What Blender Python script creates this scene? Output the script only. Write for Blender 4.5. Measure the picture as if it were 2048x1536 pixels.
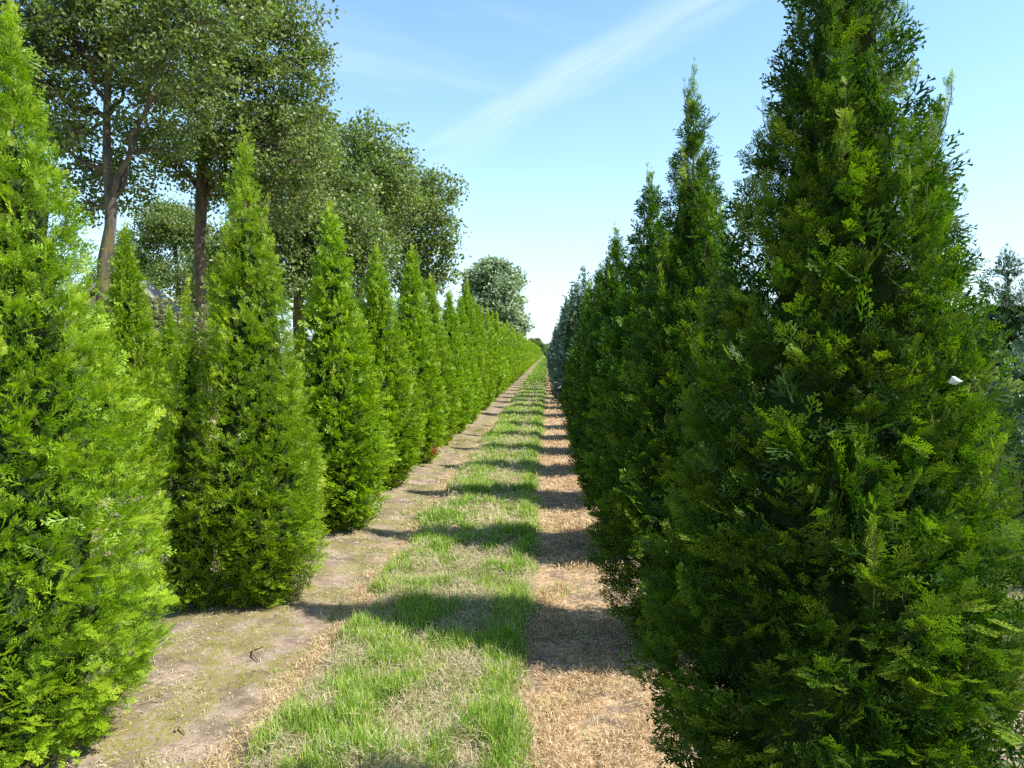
import bpy, math, random
import numpy as np
from math import radians, sin, cos, pi

random.seed(4)
RNG = np.random.default_rng(11)
scene = bpy.context.scene
for ob in list(bpy.data.objects):
    bpy.data.objects.remove(ob)

# ------------------------------------------------------------------ camera
cam_data = bpy.data.cameras.new('camera')
cam_data.sensor_width = 36.0
cam_data.lens = 26.0
cam_data.clip_start = 0.05
cam_data.clip_end = 9000
cam = bpy.data.objects.new('camera', cam_data)
scene.collection.objects.link(cam)
CAM_H = 1.65
cam.location = (0, 0, CAM_H)
cam.rotation_euler = (radians(90 - 2.44), 0, radians(2.67))
scene.camera = cam

# ------------------------------------------------------------------ sun, sky, exposure
SUN_EL = 50.0
SUN_H = (0.975, -0.222)           # horizontal direction towards the sun
sx, sy, sz = SUN_H[0] * cos(radians(SUN_EL)), SUN_H[1] * cos(radians(SUN_EL)), sin(radians(SUN_EL))
sun_data = bpy.data.lights.new('sun', 'SUN')
sun_data.energy = 5.0
sun_data.angle = radians(0.5)
sun_data.color = (1.0, 0.955, 0.88)
sun = bpy.data.objects.new('sun', sun_data)
scene.collection.objects.link(sun)
from mathutils import Vector, Matrix
sun.rotation_euler = Vector((sx, sy, sz)).to_track_quat('Z', 'Y').to_euler()

world = bpy.data.worlds.new('World')
scene.world = world
world.use_nodes = True
wn, wl = world.node_tree.nodes, world.node_tree.links
for n in list(wn):
    wn.remove(n)
w_out = wn.new('ShaderNodeOutputWorld')
w_bg = wn.new('ShaderNodeBackground')
w_sky = wn.new('ShaderNodeTexSky')
w_sky.sky_type = 'NISHITA'
w_sky.sun_disc = False
w_sky.sun_elevation = radians(SUN_EL)
w_sky.sun_rotation = math.atan2(SUN_H[0], SUN_H[1])
w_sky.air_density = 1.0
w_sky.dust_density = 0.6
w_sky.ozone_density = 1.6
w_bg.inputs['Strength'].default_value = 0.074
wl.new(w_bg.outputs[0], w_out.inputs[0])


def wmath(op, a, b=None, c=None, clamp=False):
    n = wn.new('ShaderNodeMath'); n.operation = op; n.use_clamp = clamp
    for i, v in enumerate((a, b, c)):
        if v is None: continue
        if hasattr(v, 'is_linked') or hasattr(v, 'node'): wl.new(v, n.inputs[i])
        else: n.inputs[i].default_value = v
    return n.outputs[0]


# thin high cloud laid out on the sky dome by direction: one long streak plus faint veils
w_tc = wn.new('ShaderNodeTexCoord')
w_sep = wn.new('ShaderNodeSeparateXYZ')
wl.new(w_tc.outputs['Generated'], w_sep.inputs[0])
X_, Y_, Z_ = w_sep.outputs
zc = wmath('MAXIMUM', Z_, 0.02)
px_ = wmath('DIVIDE', X_, zc)      # position on a flat cloud layer overhead
py_ = wmath('DIVIDE', Y_, zc)
w_cmb = wn.new('ShaderNodeCombineXYZ')
wl.new(px_, w_cmb.inputs[0]); wl.new(py_, w_cmb.inputs[1])
# streak line through two points of the layer
CLOUD_A = (0.584, 1.928)      # near, up right of the path
CLOUD_B = (-0.42, 3.60)      # far, over the path
dx_, dy_ = CLOUD_B[0] - CLOUD_A[0], CLOUD_B[1] - CLOUD_A[1]
ln_ = math.hypot(dx_, dy_); ux_, uy_ = dx_ / ln_, dy_ / ln_
w_warp = wn.new('ShaderNodeTexNoise'); w_warp.inputs['Scale'].default_value = 1.5; w_warp.inputs['Detail'].default_value = 5
wl.new(w_cmb.outputs[0], w_warp.inputs['Vector'])
across = wmath('SUBTRACT', wmath('MULTIPLY', wmath('SUBTRACT', px_, CLOUD_A[0]), uy_),
               wmath('MULTIPLY', wmath('SUBTRACT', py_, CLOUD_A[1]), ux_))
along = wmath('ADD', wmath('MULTIPLY', wmath('SUBTRACT', px_, CLOUD_A[0]), ux_),
              wmath('MULTIPLY', wmath('SUBTRACT', py_, CLOUD_A[1]), uy_))
across = wmath('ADD', across, wmath('MULTIPLY', wmath('SUBTRACT', w_warp.outputs[0], 0.5), 0.24))
width = wmath('MULTIPLY_ADD', along, 0.045, 0.115)
width = wmath('MAXIMUM', width, 0.03)
q = wmath('DIVIDE', across, width)
streak = wmath('POWER', 2.718, wmath('MULTIPLY', wmath('MULTIPLY', q, q), -1.0))
w_fib = wn.new('ShaderNodeTexNoise'); w_fib.inputs['Scale'].default_value = 1.0; w_fib.inputs['Detail'].default_value = 8; w_fib.inputs['Roughness'].default_value = 0.62
w_map = wn.new('ShaderNodeMapping'); w_map.vector_type = 'TEXTURE'
w_map.inputs['Rotation'].default_value = (0, 0, math.atan2(dy_, dx_))
w_map.inputs['Scale'].default_value = (1.5, 0.16, 1)
wl.new(w_cmb.outputs[0], w_map.inputs[0]); wl.new(w_map.outputs[0], w_fib.inputs['Vector'])
fib = wmath('MULTIPLY_ADD', w_fib.outputs[0], 2.0, -0.42, clamp=True)
streak = wmath('MULTIPLY', wmath('MULTIPLY', streak, fib), 0.60)
fade = wmath('MULTIPLY_ADD', along, -0.22, 1.25, clamp=True)
streak = wmath('MULTIPLY', streak, fade)
w_veil = wn.new('ShaderNodeTexNoise'); w_veil.inputs['Scale'].default_value = 0.8; w_veil.inputs['Detail'].default_value = 7; w_veil.inputs['Roughness'].default_value = 0.6
w_map2 = wn.new('ShaderNodeMapping'); w_map2.vector_type = 'TEXTURE'
w_map2.inputs['Rotation'].default_value = (0, 0, radians(35)); w_map2.inputs['Scale'].default_value = (2.2, 0.7, 1)
wl.new(w_cmb.outputs[0], w_map2.inputs[0]); wl.new(w_map2.outputs[0], w_veil.inputs['Vector'])
veil = wmath('MULTIPLY', wmath('MULTIPLY_ADD', w_veil.outputs[0], 3.6, -1.50, clamp=True), 0.34)
# whitening towards the horizon (thin haze layer of the sky)
hor = wmath('POWER', wmath('SUBTRACT', 1.0, wmath('MAXIMUM', Z_, 0.0)), 5.5)
hor = wmath('MULTIPLY_ADD', hor, 0.82, 0.01)
cover = wmath('MAXIMUM', wmath('MAXIMUM', streak, veil), hor)
w_mix = wn.new('ShaderNodeMix'); w_mix.data_type = 'RGBA'
SKY_TINT = (1.30, 1.62, 1.72, 1)
w_tint = wn.new('ShaderNodeMix'); w_tint.data_type = 'RGBA'; w_tint.blend_type = 'MULTIPLY'
w_tint.inputs[0].default_value = 1.0
wl.new(w_sky.outputs[0], w_tint.inputs[6]); w_tint.inputs[7].default_value = SKY_TINT
wl.new(cover, w_mix.inputs[0])
wl.new(w_tint.outputs[2], w_mix.inputs[6])
w_mix.inputs[7].default_value = (5.5, 6.45, 7.2, 1)
wl.new(w_mix.outputs[2], w_bg.inputs['Color'])

scene.view_settings.view_transform = 'Standard'
scene.view_settings.look = 'None'
scene.view_settings.exposure = 1.3
scene.view_settings.gamma = 1.0
scene.view_settings.use_curve_mapping = False
cyc = scene.cycles
cyc.use_denoising = False
cyc.max_bounces = 7
cyc.diffuse_bounces = 3
cyc.glossy_bounces = 2
cyc.transmission_bounces = 4
cyc.transparent_max_bounces = 4
cyc.sample_clamp_indirect = 4.0


# ------------------------------------------------------------------ helpers
def tag(o, label=None, cat=None, group=None, kind=None):
    if label: o['label'] = label
    if cat: o['category'] = cat
    if group: o['group'] = group
    if kind: o['kind'] = kind
    return o


def link(name, me, parent=None, mats=()):
    o = bpy.data.objects.new(name, me)
    scene.collection.objects.link(o)
    if parent is not None: o.parent = parent
    return o


def empty(name, loc, rz=0.0):
    o = bpy.data.objects.new(name, None)
    scene.collection.objects.link(o)
    o.location = loc; o.rotation_euler = (0, 0, rz); o.empty_display_size = 0.2
    return o


class MB:
    """collects vertex and face arrays, with one random shade value per vertex, and makes ONE mesh"""
    def __init__(self):
        self.v, self.q, self.t, self.a, self.n = [], [], [], [], 0

    def add(self, verts, quads=None, tris=None, shade=0.5):
        verts = np.asarray(verts, dtype=np.float32).reshape(-1, 3)
        if quads is not None and len(quads): self.q.append(np.asarray(quads, dtype=np.int32) + self.n)
        if tris is not None and len(tris): self.t.append(np.asarray(tris, dtype=np.int32) + self.n)
        sh = np.asarray(shade, dtype=np.float32)
        if sh.ndim == 0: sh = np.full(len(verts), float(sh), dtype=np.float32)
        self.a.append(sh)
        self.v.append(verts); self.n += len(verts)

    def scatter(self, tv, tq, tt, O, A, B, C, S, shade, tshade=None):
        """instances of template (tv, quads, tris) in frames A,B,C at O with scale S (n,) or (n,3)"""
        n, m = len(O), len(tv)
        if n == 0: return
        S = np.asarray(S, dtype=np.float32)
        if S.ndim == 1: S = np.repeat(S[:, None], 3, 1)
        V = (O[:, None, :] + (tv[None, :, 0, None] * S[:, 0][:, None, None]) * A[:, None, :]
             + (tv[None, :, 1, None] * S[:, 1][:, None, None]) * B[:, None, :]
             + (tv[None, :, 2, None] * S[:, 2][:, None, None]) * C[:, None, :])
        off = (np.arange(n, dtype=np.int32) * m)[:, None, None]
        Q = (np.asarray(tq, dtype=np.int32)[None] + off).reshape(-1, 4) if len(tq) else None
        T = (np.asarray(tt, dtype=np.int32)[None] + off).reshape(-1, 3) if len(tt) else None
        sh = np.repeat(np.asarray(shade, dtype=np.float32)[:, None], m, 1)
        if tshade is not None: sh = sh + np.asarray(tshade, dtype=np.float32)[None, :]
        self.add(V.reshape(-1, 3), Q, T, sh.reshape(-1))

    def mesh(self, name, mat, smooth=False):
        me = bpy.data.meshes.new(name)
        V = np.concatenate(self.v) if self.v else np.zeros((0, 3), np.float32)
        Q = np.concatenate(self.q) if self.q else np.zeros((0, 4), np.int32)
        T = np.concatenate(self.t) if self.t else np.zeros((0, 3), np.int32)
        me.vertices.add(len(V)); me.vertices.foreach_set('co', V.reshape(-1))
        nl = Q.size + T.size
        me.loops.add(nl)
        me.loops.foreach_set('vertex_index', np.concatenate([Q.reshape(-1), T.reshape(-1)]).astype(np.int32))
        npoly = len(Q) + len(T)
        me.polygons.add(npoly)
        st = np.concatenate([np.arange(len(Q)) * 4, Q.size + np.arange(len(T)) * 3]).astype(np.int32)
        me.polygons.foreach_set('loop_start', st)
        me.polygons.foreach_set('use_smooth', np.full(npoly, smooth, dtype=bool))
        at = me.attributes.new('shade', 'FLOAT', 'POINT')
        at.data.foreach_set('value', np.concatenate(self.a).astype(np.float32))
        me.update(calc_edges=True)
        me.materials.append(mat)
        return me


def unit(a):
    return a / np.maximum(np.linalg.norm(a, axis=-1, keepdims=True), 1e-9)


def hash2(ix, iy, seed):
    h = (ix.astype(np.int64) * 374761393 + iy.astype(np.int64) * 668265263 + seed * 1442695041) & 0xffffffff
    h = ((h ^ (h >> 13)) * 1274126177) & 0xffffffff
    return ((h ^ (h >> 16)) & 0xffff) / 65535.0


def vnoise(x, y, seed=0):
    x = np.asarray(x, dtype=np.float64); y = np.asarray(y, dtype=np.float64)
    ix, iy = np.floor(x), np.floor(y)
    fx, fy = x - ix, y - iy
    fx = fx * fx * (3 - 2 * fx); fy = fy * fy * (3 - 2 * fy)
    a, b = hash2(ix, iy, seed), hash2(ix + 1, iy, seed)
    c, d = hash2(ix, iy + 1, seed), hash2(ix + 1, iy + 1, seed)
    return (a * (1 - fx) + b * fx) * (1 - fy) + (c * (1 - fx) + d * fx) * fy


def fbm(x, y, seed=0, o=3):
    s, a, t = 0, 1.0, 0
    for k in range(o):
        s = s + a * vnoise(x * 2 ** k, y * 2 ** k, seed + k * 17); t += a; a *= 0.5
    return s / t


def tube(mb, pts, rad, sides=8, shade=0.5, cap=True, rough=0.0, seed=0):
    pts = np.asarray(pts, dtype=float); rad = np.asarray(rad, dtype=float)
    n = len(pts)
    tan = np.gradient(pts, axis=0); tan = unit(tan)
    ref = np.array([0.13, 0.99, 0.05]) if abs(tan[0][2]) > 0.7 else np.array([0, 0, 1.0])
    rings = []
    u = unit(np.cross(tan[0], ref))
    r_ = np.random.default_rng(seed)
    for i in range(n):
        u = unit(u - tan[i] * np.dot(u, tan[i]))
        w = np.cross(tan[i], u)
        a = np.linspace(0, 2 * pi, sides, endpoint=False)
        rr = rad[i] * (1 + rough * (r_.random(sides) - 0.5))
        rings.append(pts[i] + (np.cos(a) * rr)[:, None] * u + (np.sin(a) * rr)[:, None] * w)
    V = np.concatenate(rings)
    Q = []
    for i in range(n - 1):
        for j in range(sides):
            k = (j + 1) % sides
            Q.append((i * sides + j, i * sides + k, (i + 1) * sides + k, (i + 1) * sides + j))
    T = []
    if cap:
        V = np.vstack([V, pts[-1]])
        for j in range(sides):
            T.append(((n - 1) * sides + j, (n - 1) * sides + (j + 1) % sides, n * sides))
    mb.add(V, Q, T, shade)


def bezier(p0, p1, p2, n):
    t = np.linspace(0, 1, n)[:, None]
    p0, p1, p2 = map(np.asarray, (p0, p1, p2))
    return (1 - t) ** 2 * p0 + 2 * (1 - t) * t * p1 + t * t * p2


# ------------------------------------------------------------------ materials
def new_mat(name):
    m = bpy.data.materials.new(name); m.use_nodes = True
    nt = m.node_tree
    for n in list(nt.nodes): nt.nodes.remove(n)
    out = nt.nodes.new('ShaderNodeOutputMaterial')
    return m, nt, out


def leaf_mat(name, cols, trans=0.35, rough=0.5, spec=0.35, tcol=None):
    """cols: list of (pos, rgb) over the per-leaf shade value"""
    m, nt, out = new_mat(name)
    at = nt.nodes.new('ShaderNodeAttribute'); at.attribute_name = 'shade'
    cr = nt.nodes.new('ShaderNodeValToRGB')
    el = cr.color_ramp.elements
    while len(el) < len(cols): el.new(0.5)
    for e, (p, c) in zip(el, cols): e.position = p; e.color = (*c, 1)
    nt.links.new(at.outputs['Fac'], cr.inputs[0])
    oi = nt.nodes.new('ShaderNodeObjectInfo')
    hs = nt.nodes.new('ShaderNodeHueSaturation')
    mr = nt.nodes.new('ShaderNodeMapRange'); mr.inputs[3].default_value = 0.94; mr.inputs[4].default_value = 1.10
    nt.links.new(oi.outputs['Random'], mr.inputs[0]); nt.links.new(mr.outputs[0], hs.inputs['Value'])
    nt.links.new(cr.outputs[0], hs.inputs['Color'])
    m2 = nt.nodes.new('ShaderNodeMath'); m2.operation = 'MULTIPLY_ADD'; m2.inputs[1].default_value = 0.006; m2.inputs[2].default_value = 0.498
    nt.links.new(oi.outputs['Random'], m2.inputs[0]); nt.links.new(m2.outputs[0], hs.inputs['Hue'])
    p = nt.nodes.new('ShaderNodeBsdfPrincipled')
    p.inputs['Roughness'].default_value = rough
    p.inputs['Specular IOR Level'].default_value = spec
    nt.links.new(hs.outputs[0], p.inputs['Base Color'])
    t = nt.nodes.new('ShaderNodeBsdfTranslucent')
    tm = nt.nodes.new('ShaderNodeMix'); tm.data_type = 'RGBA'; tm.blend_type = 'MULTIPLY'; tm.inputs[0].default_value = 1
    nt.links.new(hs.outputs[0], tm.inputs[6]); tm.inputs[7].default_value = (*(tcol or (1.5, 1.6, 0.6)), 1)
    nt.links.new(tm.outputs[2], t.inputs[0])
    mx = nt.nodes.new('ShaderNodeMixShader'); mx.inputs[0].default_value = trans
    nt.links.new(p.outputs[0], mx.inputs[1]); nt.links.new(t.outputs[0], mx.inputs[2])
    nt.links.new(mx.outputs[0], out.inputs[0])
    return m


def bark_mat(name, c1, c2, c3=None, scale=6.0, moss=0.0):
    m, nt, out = new_mat(name)
    tc = nt.nodes.new('ShaderNodeTexCoord')
    mp = nt.nodes.new('ShaderNodeMapping'); mp.inputs['Scale'].default_value = (1, 1, 0.22)
    nt.links.new(tc.outputs['Object'], mp.inputs[0])
    nz = nt.nodes.new('ShaderNodeTexNoise'); nz.inputs['Scale'].default_value = scale; nz.inputs['Detail'].default_value = 7
    nt.links.new(mp.outputs[0], nz.inputs['Vector'])
    cr = nt.nodes.new('ShaderNodeValToRGB')
    cr.color_ramp.elements[0].position = 0.35; cr.color_ramp.elements[0].color = (*c1, 1)
    cr.color_ramp.elements[1].position = 0.65; cr.color_ramp.elements[1].color = (*c2, 1)
    nt.links.new(nz.outputs[0], cr.inputs[0])
    col = cr.outputs[0]
    if moss > 0:
        n2 = nt.nodes.new('ShaderNodeTexNoise'); n2.inputs['Scale'].default_value = 1.1; n2.inputs['Detail'].default_value = 4
        nt.links.new(tc.outputs['Object'], n2.inputs['Vector'])
        r2 = nt.nodes.new('ShaderNodeMapRange'); r2.inputs[1].default_value = 0.5; r2.inputs[2].default_value = 0.62; r2.inputs[4].default_value = moss
        nt.links.new(n2.outputs[0], r2.inputs[0])
        mx = nt.nodes.new('ShaderNodeMix'); mx.data_type = 'RGBA'
        nt.links.new(r2.outputs[0], mx.inputs[0]); nt.links.new(col, mx.inputs[6]); mx.inputs[7].default_value = (*c3, 1)
        col = mx.outputs[2]
    p = nt.nodes.new('ShaderNodeBsdfPrincipled'); p.inputs['Roughness'].default_value = 0.9
    nt.links.new(col, p.inputs['Base Color'])
    b = nt.nodes.new('ShaderNodeBump'); b.inputs['Strength'].default_value = 0.8; b.inputs['Distance'].default_value = 0.03
    nt.links.new(nz.outputs[0], b.inputs['Height']); nt.links.new(b.outputs[0], p.inputs['Normal'])
    nt.links.new(p.outputs[0], out.inputs[0])
    return m


M_THUJA = leaf_mat('thuja_foliage', [(0.0, (0.07, 0.135, 0.010)), (0.5, (0.188, 0.292, 0.010)), (1.0, (0.37, 0.44, 0.03))], 0.34, 0.48, 0.28, (1.25, 1.5, 0.25))
M_THUJA_SHADED = leaf_mat('thuja_foliage_shaded', [(0.0, (0.012, 0.035, 0.007)), (0.45, (0.037, 0.084, 0.006)), (1.0, (0.25, 0.34, 0.022))], 0.32, 0.58, 0.16, (1.2, 1.6, 0.25))  # right row: shade of the path-facing side put into a darker leaf colour
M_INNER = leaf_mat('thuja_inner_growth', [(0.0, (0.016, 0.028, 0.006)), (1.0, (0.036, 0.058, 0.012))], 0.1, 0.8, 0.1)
M_STEM = bark_mat('young_bark', (0.11, 0.075, 0.035), (0.20, 0.16, 0.06), scale=40)
M_BARK = bark_mat('oak_bark', (0.030, 0.023, 0.016), (0.085, 0.066, 0.045), (0.15, 0.12, 0.02), 9.0, 0.5)
M_TWIG = bark_mat('oak_twig_bark', (0.05, 0.04, 0.03), (0.11, 0.085, 0.06), scale=8)
M_OAK = leaf_mat('oak_leaves', [(0.0, (0.06, 0.095, 0.032)), (0.55, (0.125, 0.17, 0.045)), (1.0, (0.22, 0.26, 0.085))], 0.36, 0.5, 0.4, (1.4, 1.6, 0.5))
M_POPLAR = leaf_mat('poplar_leaves', [(0.0, (0.15, 0.20, 0.115)), (0.5, (0.215, 0.27, 0.165)), (1.0, (0.30, 0.355, 0.24))], 0.3, 0.5, 0.4, (1.2, 1.4, 0.7))
M_SPRUCE = leaf_mat('blue_needles', [(0.0, (0.025, 0.058, 0.036)), (0.5, (0.058, 0.112, 0.07)), (1.0, (0.15, 0.225, 0.15))], 0.12, 0.45, 0.4, (1, 1.3, 0.9))
M_PINE = leaf_mat('pale_pine_needles', [(0.0, (0.07, 0.12, 0.07)), (0.5, (0.13, 0.20, 0.115)), (1.0, (0.26, 0.34, 0.22))], 0.15, 0.5, 0.3, (1, 1.3, 0.8))
M_FIR = leaf_mat('dark_needles', [(0.0, (0.018, 0.042, 0.022)), (0.5, (0.04, 0.085, 0.04)), (1.0, (0.09, 0.15, 0.06))], 0.12, 0.45, 0.4, (1, 1.3, 0.9))
M_GRASS = leaf_mat('grass_blades', [(0.0, (0.065, 0.15, 0.012)), (0.4, (0.17, 0.29, 0.027)), (0.7, (0.34, 0.41, 0.075)), (1.0, (0.50, 0.48, 0.18))], 0.4, 0.5, 0.3, (1.2, 1.4, 0.4))
M_STRAW = leaf_mat('dry_clippings', [(0.0, (0.19, 0.145, 0.08)), (0.5, (0.37, 0.31, 0.18)), (1.0, (0.56, 0.50, 0.34))], 0.25, 0.6, 0.3, (1.2, 1.1, 0.8))
M_DRY = leaf_mat('scorched_grass', [(0.0, (0.19, 0.11, 0.05)), (0.5, (0.40, 0.285, 0.155)), (1.0, (0.64, 0.52, 0.34))], 0.25, 0.6, 0.3, (1.3, 1.0, 0.6))
M_MOSS = leaf_mat('moss_tufts', [(0.0, (0.09, 0.10, 0.015)), (1.0, (0.24, 0.24, 0.05))], 0.2, 0.8, 0.1)
M_RUST = leaf_mat('dead_brown_foliage', [(0.0, (0.30, 0.09, 0.03)), (1.0, (0.48, 0.20, 0.09))], 0.25, 0.7, 0.2, (1.2, 0.9, 0.6))


# ------------------------------------------------------------------ ground
GX0, GX1 = -1.17, -0.09          # mown grass strip, left and right edge


def strip_edges(y):
    l = GX0 - 0.03 + 0.16 * (fbm(y * 1.7, y * 0 + 3.3, 5, 4) - 0.5) * 2
    r = GX1 + 0.10 * (fbm(y * 2.6, y * 0 + 9.3, 6, 4) - 0.5) * 2
    return l, r


def ground_h(x, y):
    x = np.asarray(x, dtype=float); y = np.asarray(y, dtype=float)
    near = np.clip(1.3 - y / 60.0, 0, 1)
    l, r = strip_edges(y)
    ing = np.clip((x - l) / 0.08, 0, 1) * np.clip((r - x) / 0.08, 0, 1)
    h = 0.026 * (fbm(x * 4.5, y * 4.5, 1, 4) - 0.5) + 0.010 * (fbm(x * 22, y * 22, 2) - 0.5)
    h = h + ing * (0.025 + 0.10 * (fbm(x * 5.5, y * 5.0, 3) - 0.45))
    # low earth ridges along the planted rows
    for rx in (-4.78, -2.0, 0.80):
        h = h + 0.05 * np.exp(-((x - rx) / 0.42) ** 2)
    mid = np.clip(1 - np.abs(x + 1.9) / 8, 0, 1)
    return h * near * np.where(np.abs(x) < 9, 1, 0)


def build_ground():
    xs = np.concatenate([[-2500, -600, -150, -60, -30, -16, -11, -8, -6.5, -5.5], np.arange(-5.0, -2.4, 0.2),
                         np.arange(-2.4, 1.35, 0.03), np.arange(1.4, 5, 0.25), [6, 8, 11, 16, 30, 60, 150, 600, 2500]])
    ys = [-900, -200, -50, -15, -6, -3, -1, 0.0, 0.8, 1.5, 2.0, 2.4]
    y = 2.5
    while y < 90:
        ys.append(y); y += max(0.032, 0.012 * y)
    ys += [95, 105, 120, 140, 170, 210, 260, 320, 400, 520, 700, 1000, 1600, 3000, 6000]
    ys = np.array(ys)
    Xg, Yg = np.meshgrid(xs, ys)
    Zg = ground_h(Xg, Yg)
    V = np.stack([Xg, Yg, Zg], -1).reshape(-1, 3)
    nx, ny = len(xs), len(ys)
    i = np.arange(nx - 1)[None, :] + np.arange(ny - 1)[:, None] * nx
    i = i.reshape(-1)
    Q = np.stack([i, i + 1, i + nx + 1, i + nx], -1)
    mb = MB(); mb.add(V, Q)
    m, nt, out = new_mat('sandy_soil')
    N, L = nt.nodes, nt.links

    def math_(op, a, b=None, c=None, clamp=False):
        n = N.new('ShaderNodeMath'); n.operation = op; n.use_clamp = clamp
        for k, v in enumerate((a, b, c)):
            if v is None: continue
            if isinstance(v, (int, float)): n.inputs[k].default_value = v
            else: L.new(v, n.inputs[k])
        return n.outputs[0]

    def noise(scale, detail=5, rough=0.55, src=None):
        n = N.new('ShaderNodeTexNoise'); n.inputs['Scale'].default_value = scale
        n.inputs['Detail'].default_value = detail; n.inputs['Roughness'].default_value = rough
        L.new(src or tc.outputs['Object'], n.inputs['Vector'])
        return n.outputs[0]

    def mix(f, a, b):
        n = N.new('ShaderNodeMix'); n.data_type = 'RGBA'
        if isinstance(f, (int, float)): n.inputs[0].default_value = f
        else: L.new(f, n.inputs[0])
        for k, v in ((6, a), (7, b)):
            if isinstance(v, tuple): n.inputs[k].default_value = (*v, 1)
            else: L.new(v, n.inputs[k])
        return n.outputs[2]

    def smooth(v, a, b):
        n = N.new('ShaderNodeMapRange'); n.interpolation_type = 'SMOOTHSTEP'
        L.new(v, n.inputs[0]); n.inputs[1].default_value = a; n.inputs[2].default_value = b
        return n.outputs[0]
    tc = N.new('ShaderNodeTexCoord')
    sp = N.new('ShaderNodeSeparateXYZ'); L.new(tc.outputs['Object'], sp.inputs[0])
    X, Y = sp.outputs[0], sp.outputs[1]
    n_big, n_mid, n_fine, n_grain = noise(0.8), noise(5), noise(28, 6), noise(150, 3)
    soil = mix(smooth(n_mid, 0.35, 0.65), (0.128, 0.094, 0.068), (0.245, 0.186, 0.138))
    soil = mix(math_('MULTIPLY', smooth(n_fine, 0.5, 0.75), 0.55), soil, (0.37, 0.295, 0.22))
    soil = mix(math_('MULTIPLY', smooth(n_grain, 0.55, 0.75), 0.5), soil, (0.075, 0.055, 0.04))
    mossf = math_('MULTIPLY', smooth(noise(3.2, 4), 0.42, 0.54), smooth(noise(40, 4), 0.38, 0.55))
    mossf = math_('MULTIPLY', mossf, smooth(math_('MULTIPLY', math_('ADD', X, 1.15), -1), 0.0, 0.1))
    soil = mix(math_('MULTIPLY', mossf, 0.8), soil, (0.15, 0.135, 0.032))
    dry = mix(smooth(n_fine, 0.35, 0.6), (0.18, 0.12, 0.065), (0.37, 0.26, 0.145))
    dryf = math_('MULTIPLY', smooth(X, -0.12, -0.02), smooth(math_('MULTIPLY', X, -1), -0.75, -0.4))
    edge = math_('MULTIPLY', smooth(math_('ABSOLUTE', math_('ADD', X, 1.22)), 0.0, 0.22), -1)
    dryf = math_('MAXIMUM', dryf, math_('MULTIPLY', math_('ADD', edge, 1.0), 0.55))
    col = mix(math_('MULTIPLY', dryf, smooth(n_mid, 0.32, 0.56)), soil, dry)
    wob = math_('MULTIPLY', math_('SUBTRACT', noise(3.0, 3), 0.5), 0.22)
    Xw = math_('ADD', X, wob)
    g_in = math_('MULTIPLY', smooth(Xw, GX0 - 0.02, GX0 + 0.1), smooth(math_('MULTIPLY', Xw, -1), -GX1 - 0.03, -GX1 + 0.06))
    thatch = mix(smooth(n_fine, 0.35, 0.6), (0.15, 0.12, 0.055), (0.31, 0.26, 0.13))
    green = mix(smooth(n_fine, 0.3, 0.7), (0.08, 0.14, 0.022), (0.17, 0.25, 0.05))
    # with distance the blades give way to their colour
    far = smooth(Y, 9.0, 45.0)
    gmix = math_('MAXIMUM', smooth(n_mid, 0.42, 0.62), far)
    grass = mix(math_('MULTIPLY', gmix, 0.85), thatch, green)
    col = mix(g_in, col, grass)
    # fields beyond the rows
    fld = mix(smooth(n_big, 0.4, 0.6), (0.16, 0.19, 0.05), (0.30, 0.26, 0.12))
    ff = smooth(math_('ABSOLUTE', math_('ADD', X, 1.5)), 4.6, 6.0)
    col = mix(ff, col, fld)
    p = N.new('ShaderNodeBsdfPrincipled'); p.inputs['Roughness'].default_value = 0.95
    p.inputs['Specular IOR Level'].default_value = 0.15
    L.new(col, p.inputs['Base Color'])
    hsum = math_('ADD', math_('MULTIPLY', n_fine, 0.6), math_('MULTIPLY', n_grain, 0.4))
    b = N.new('ShaderNodeBump'); b.inputs['Strength'].default_value = 0.7; b.inputs['Distance'].default_value = 0.02
    L.new(hsum, b.inputs['Height']); L.new(b.outputs[0], p.inputs['Normal'])
    L.new(p.outputs[0], out.inputs[0])
    o = link('ground', mb.mesh('ground', m, smooth=True))
    tag(o, 'bare sandy soil ground with moss patches between the tree rows', 'ground', kind='structure')


build_ground()

# ------------------------------------------------------------------ building foliage templates


def kite(p0, p1, w, z0=0, z1=0):
    """flat narrow leaf from p0 to p1, 4 verts"""
    p0 = np.array(p0, float); p1 = np.array(p1, float)
    d = p1 - p0; n = np.array([-d[1], d[0]]) / (np.hypot(*d) + 1e-9)
    m = p0 + d * 0.6
    a, b, c, e = p0, m + n * w, p1, m - n * w
    zz = z0 + (z1 - z0) * 0.6
    return [(a[0], a[1], z0), (e[0], e[1], zz), (c[0], c[1], z1), (b[0], b[1], zz)]


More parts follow.
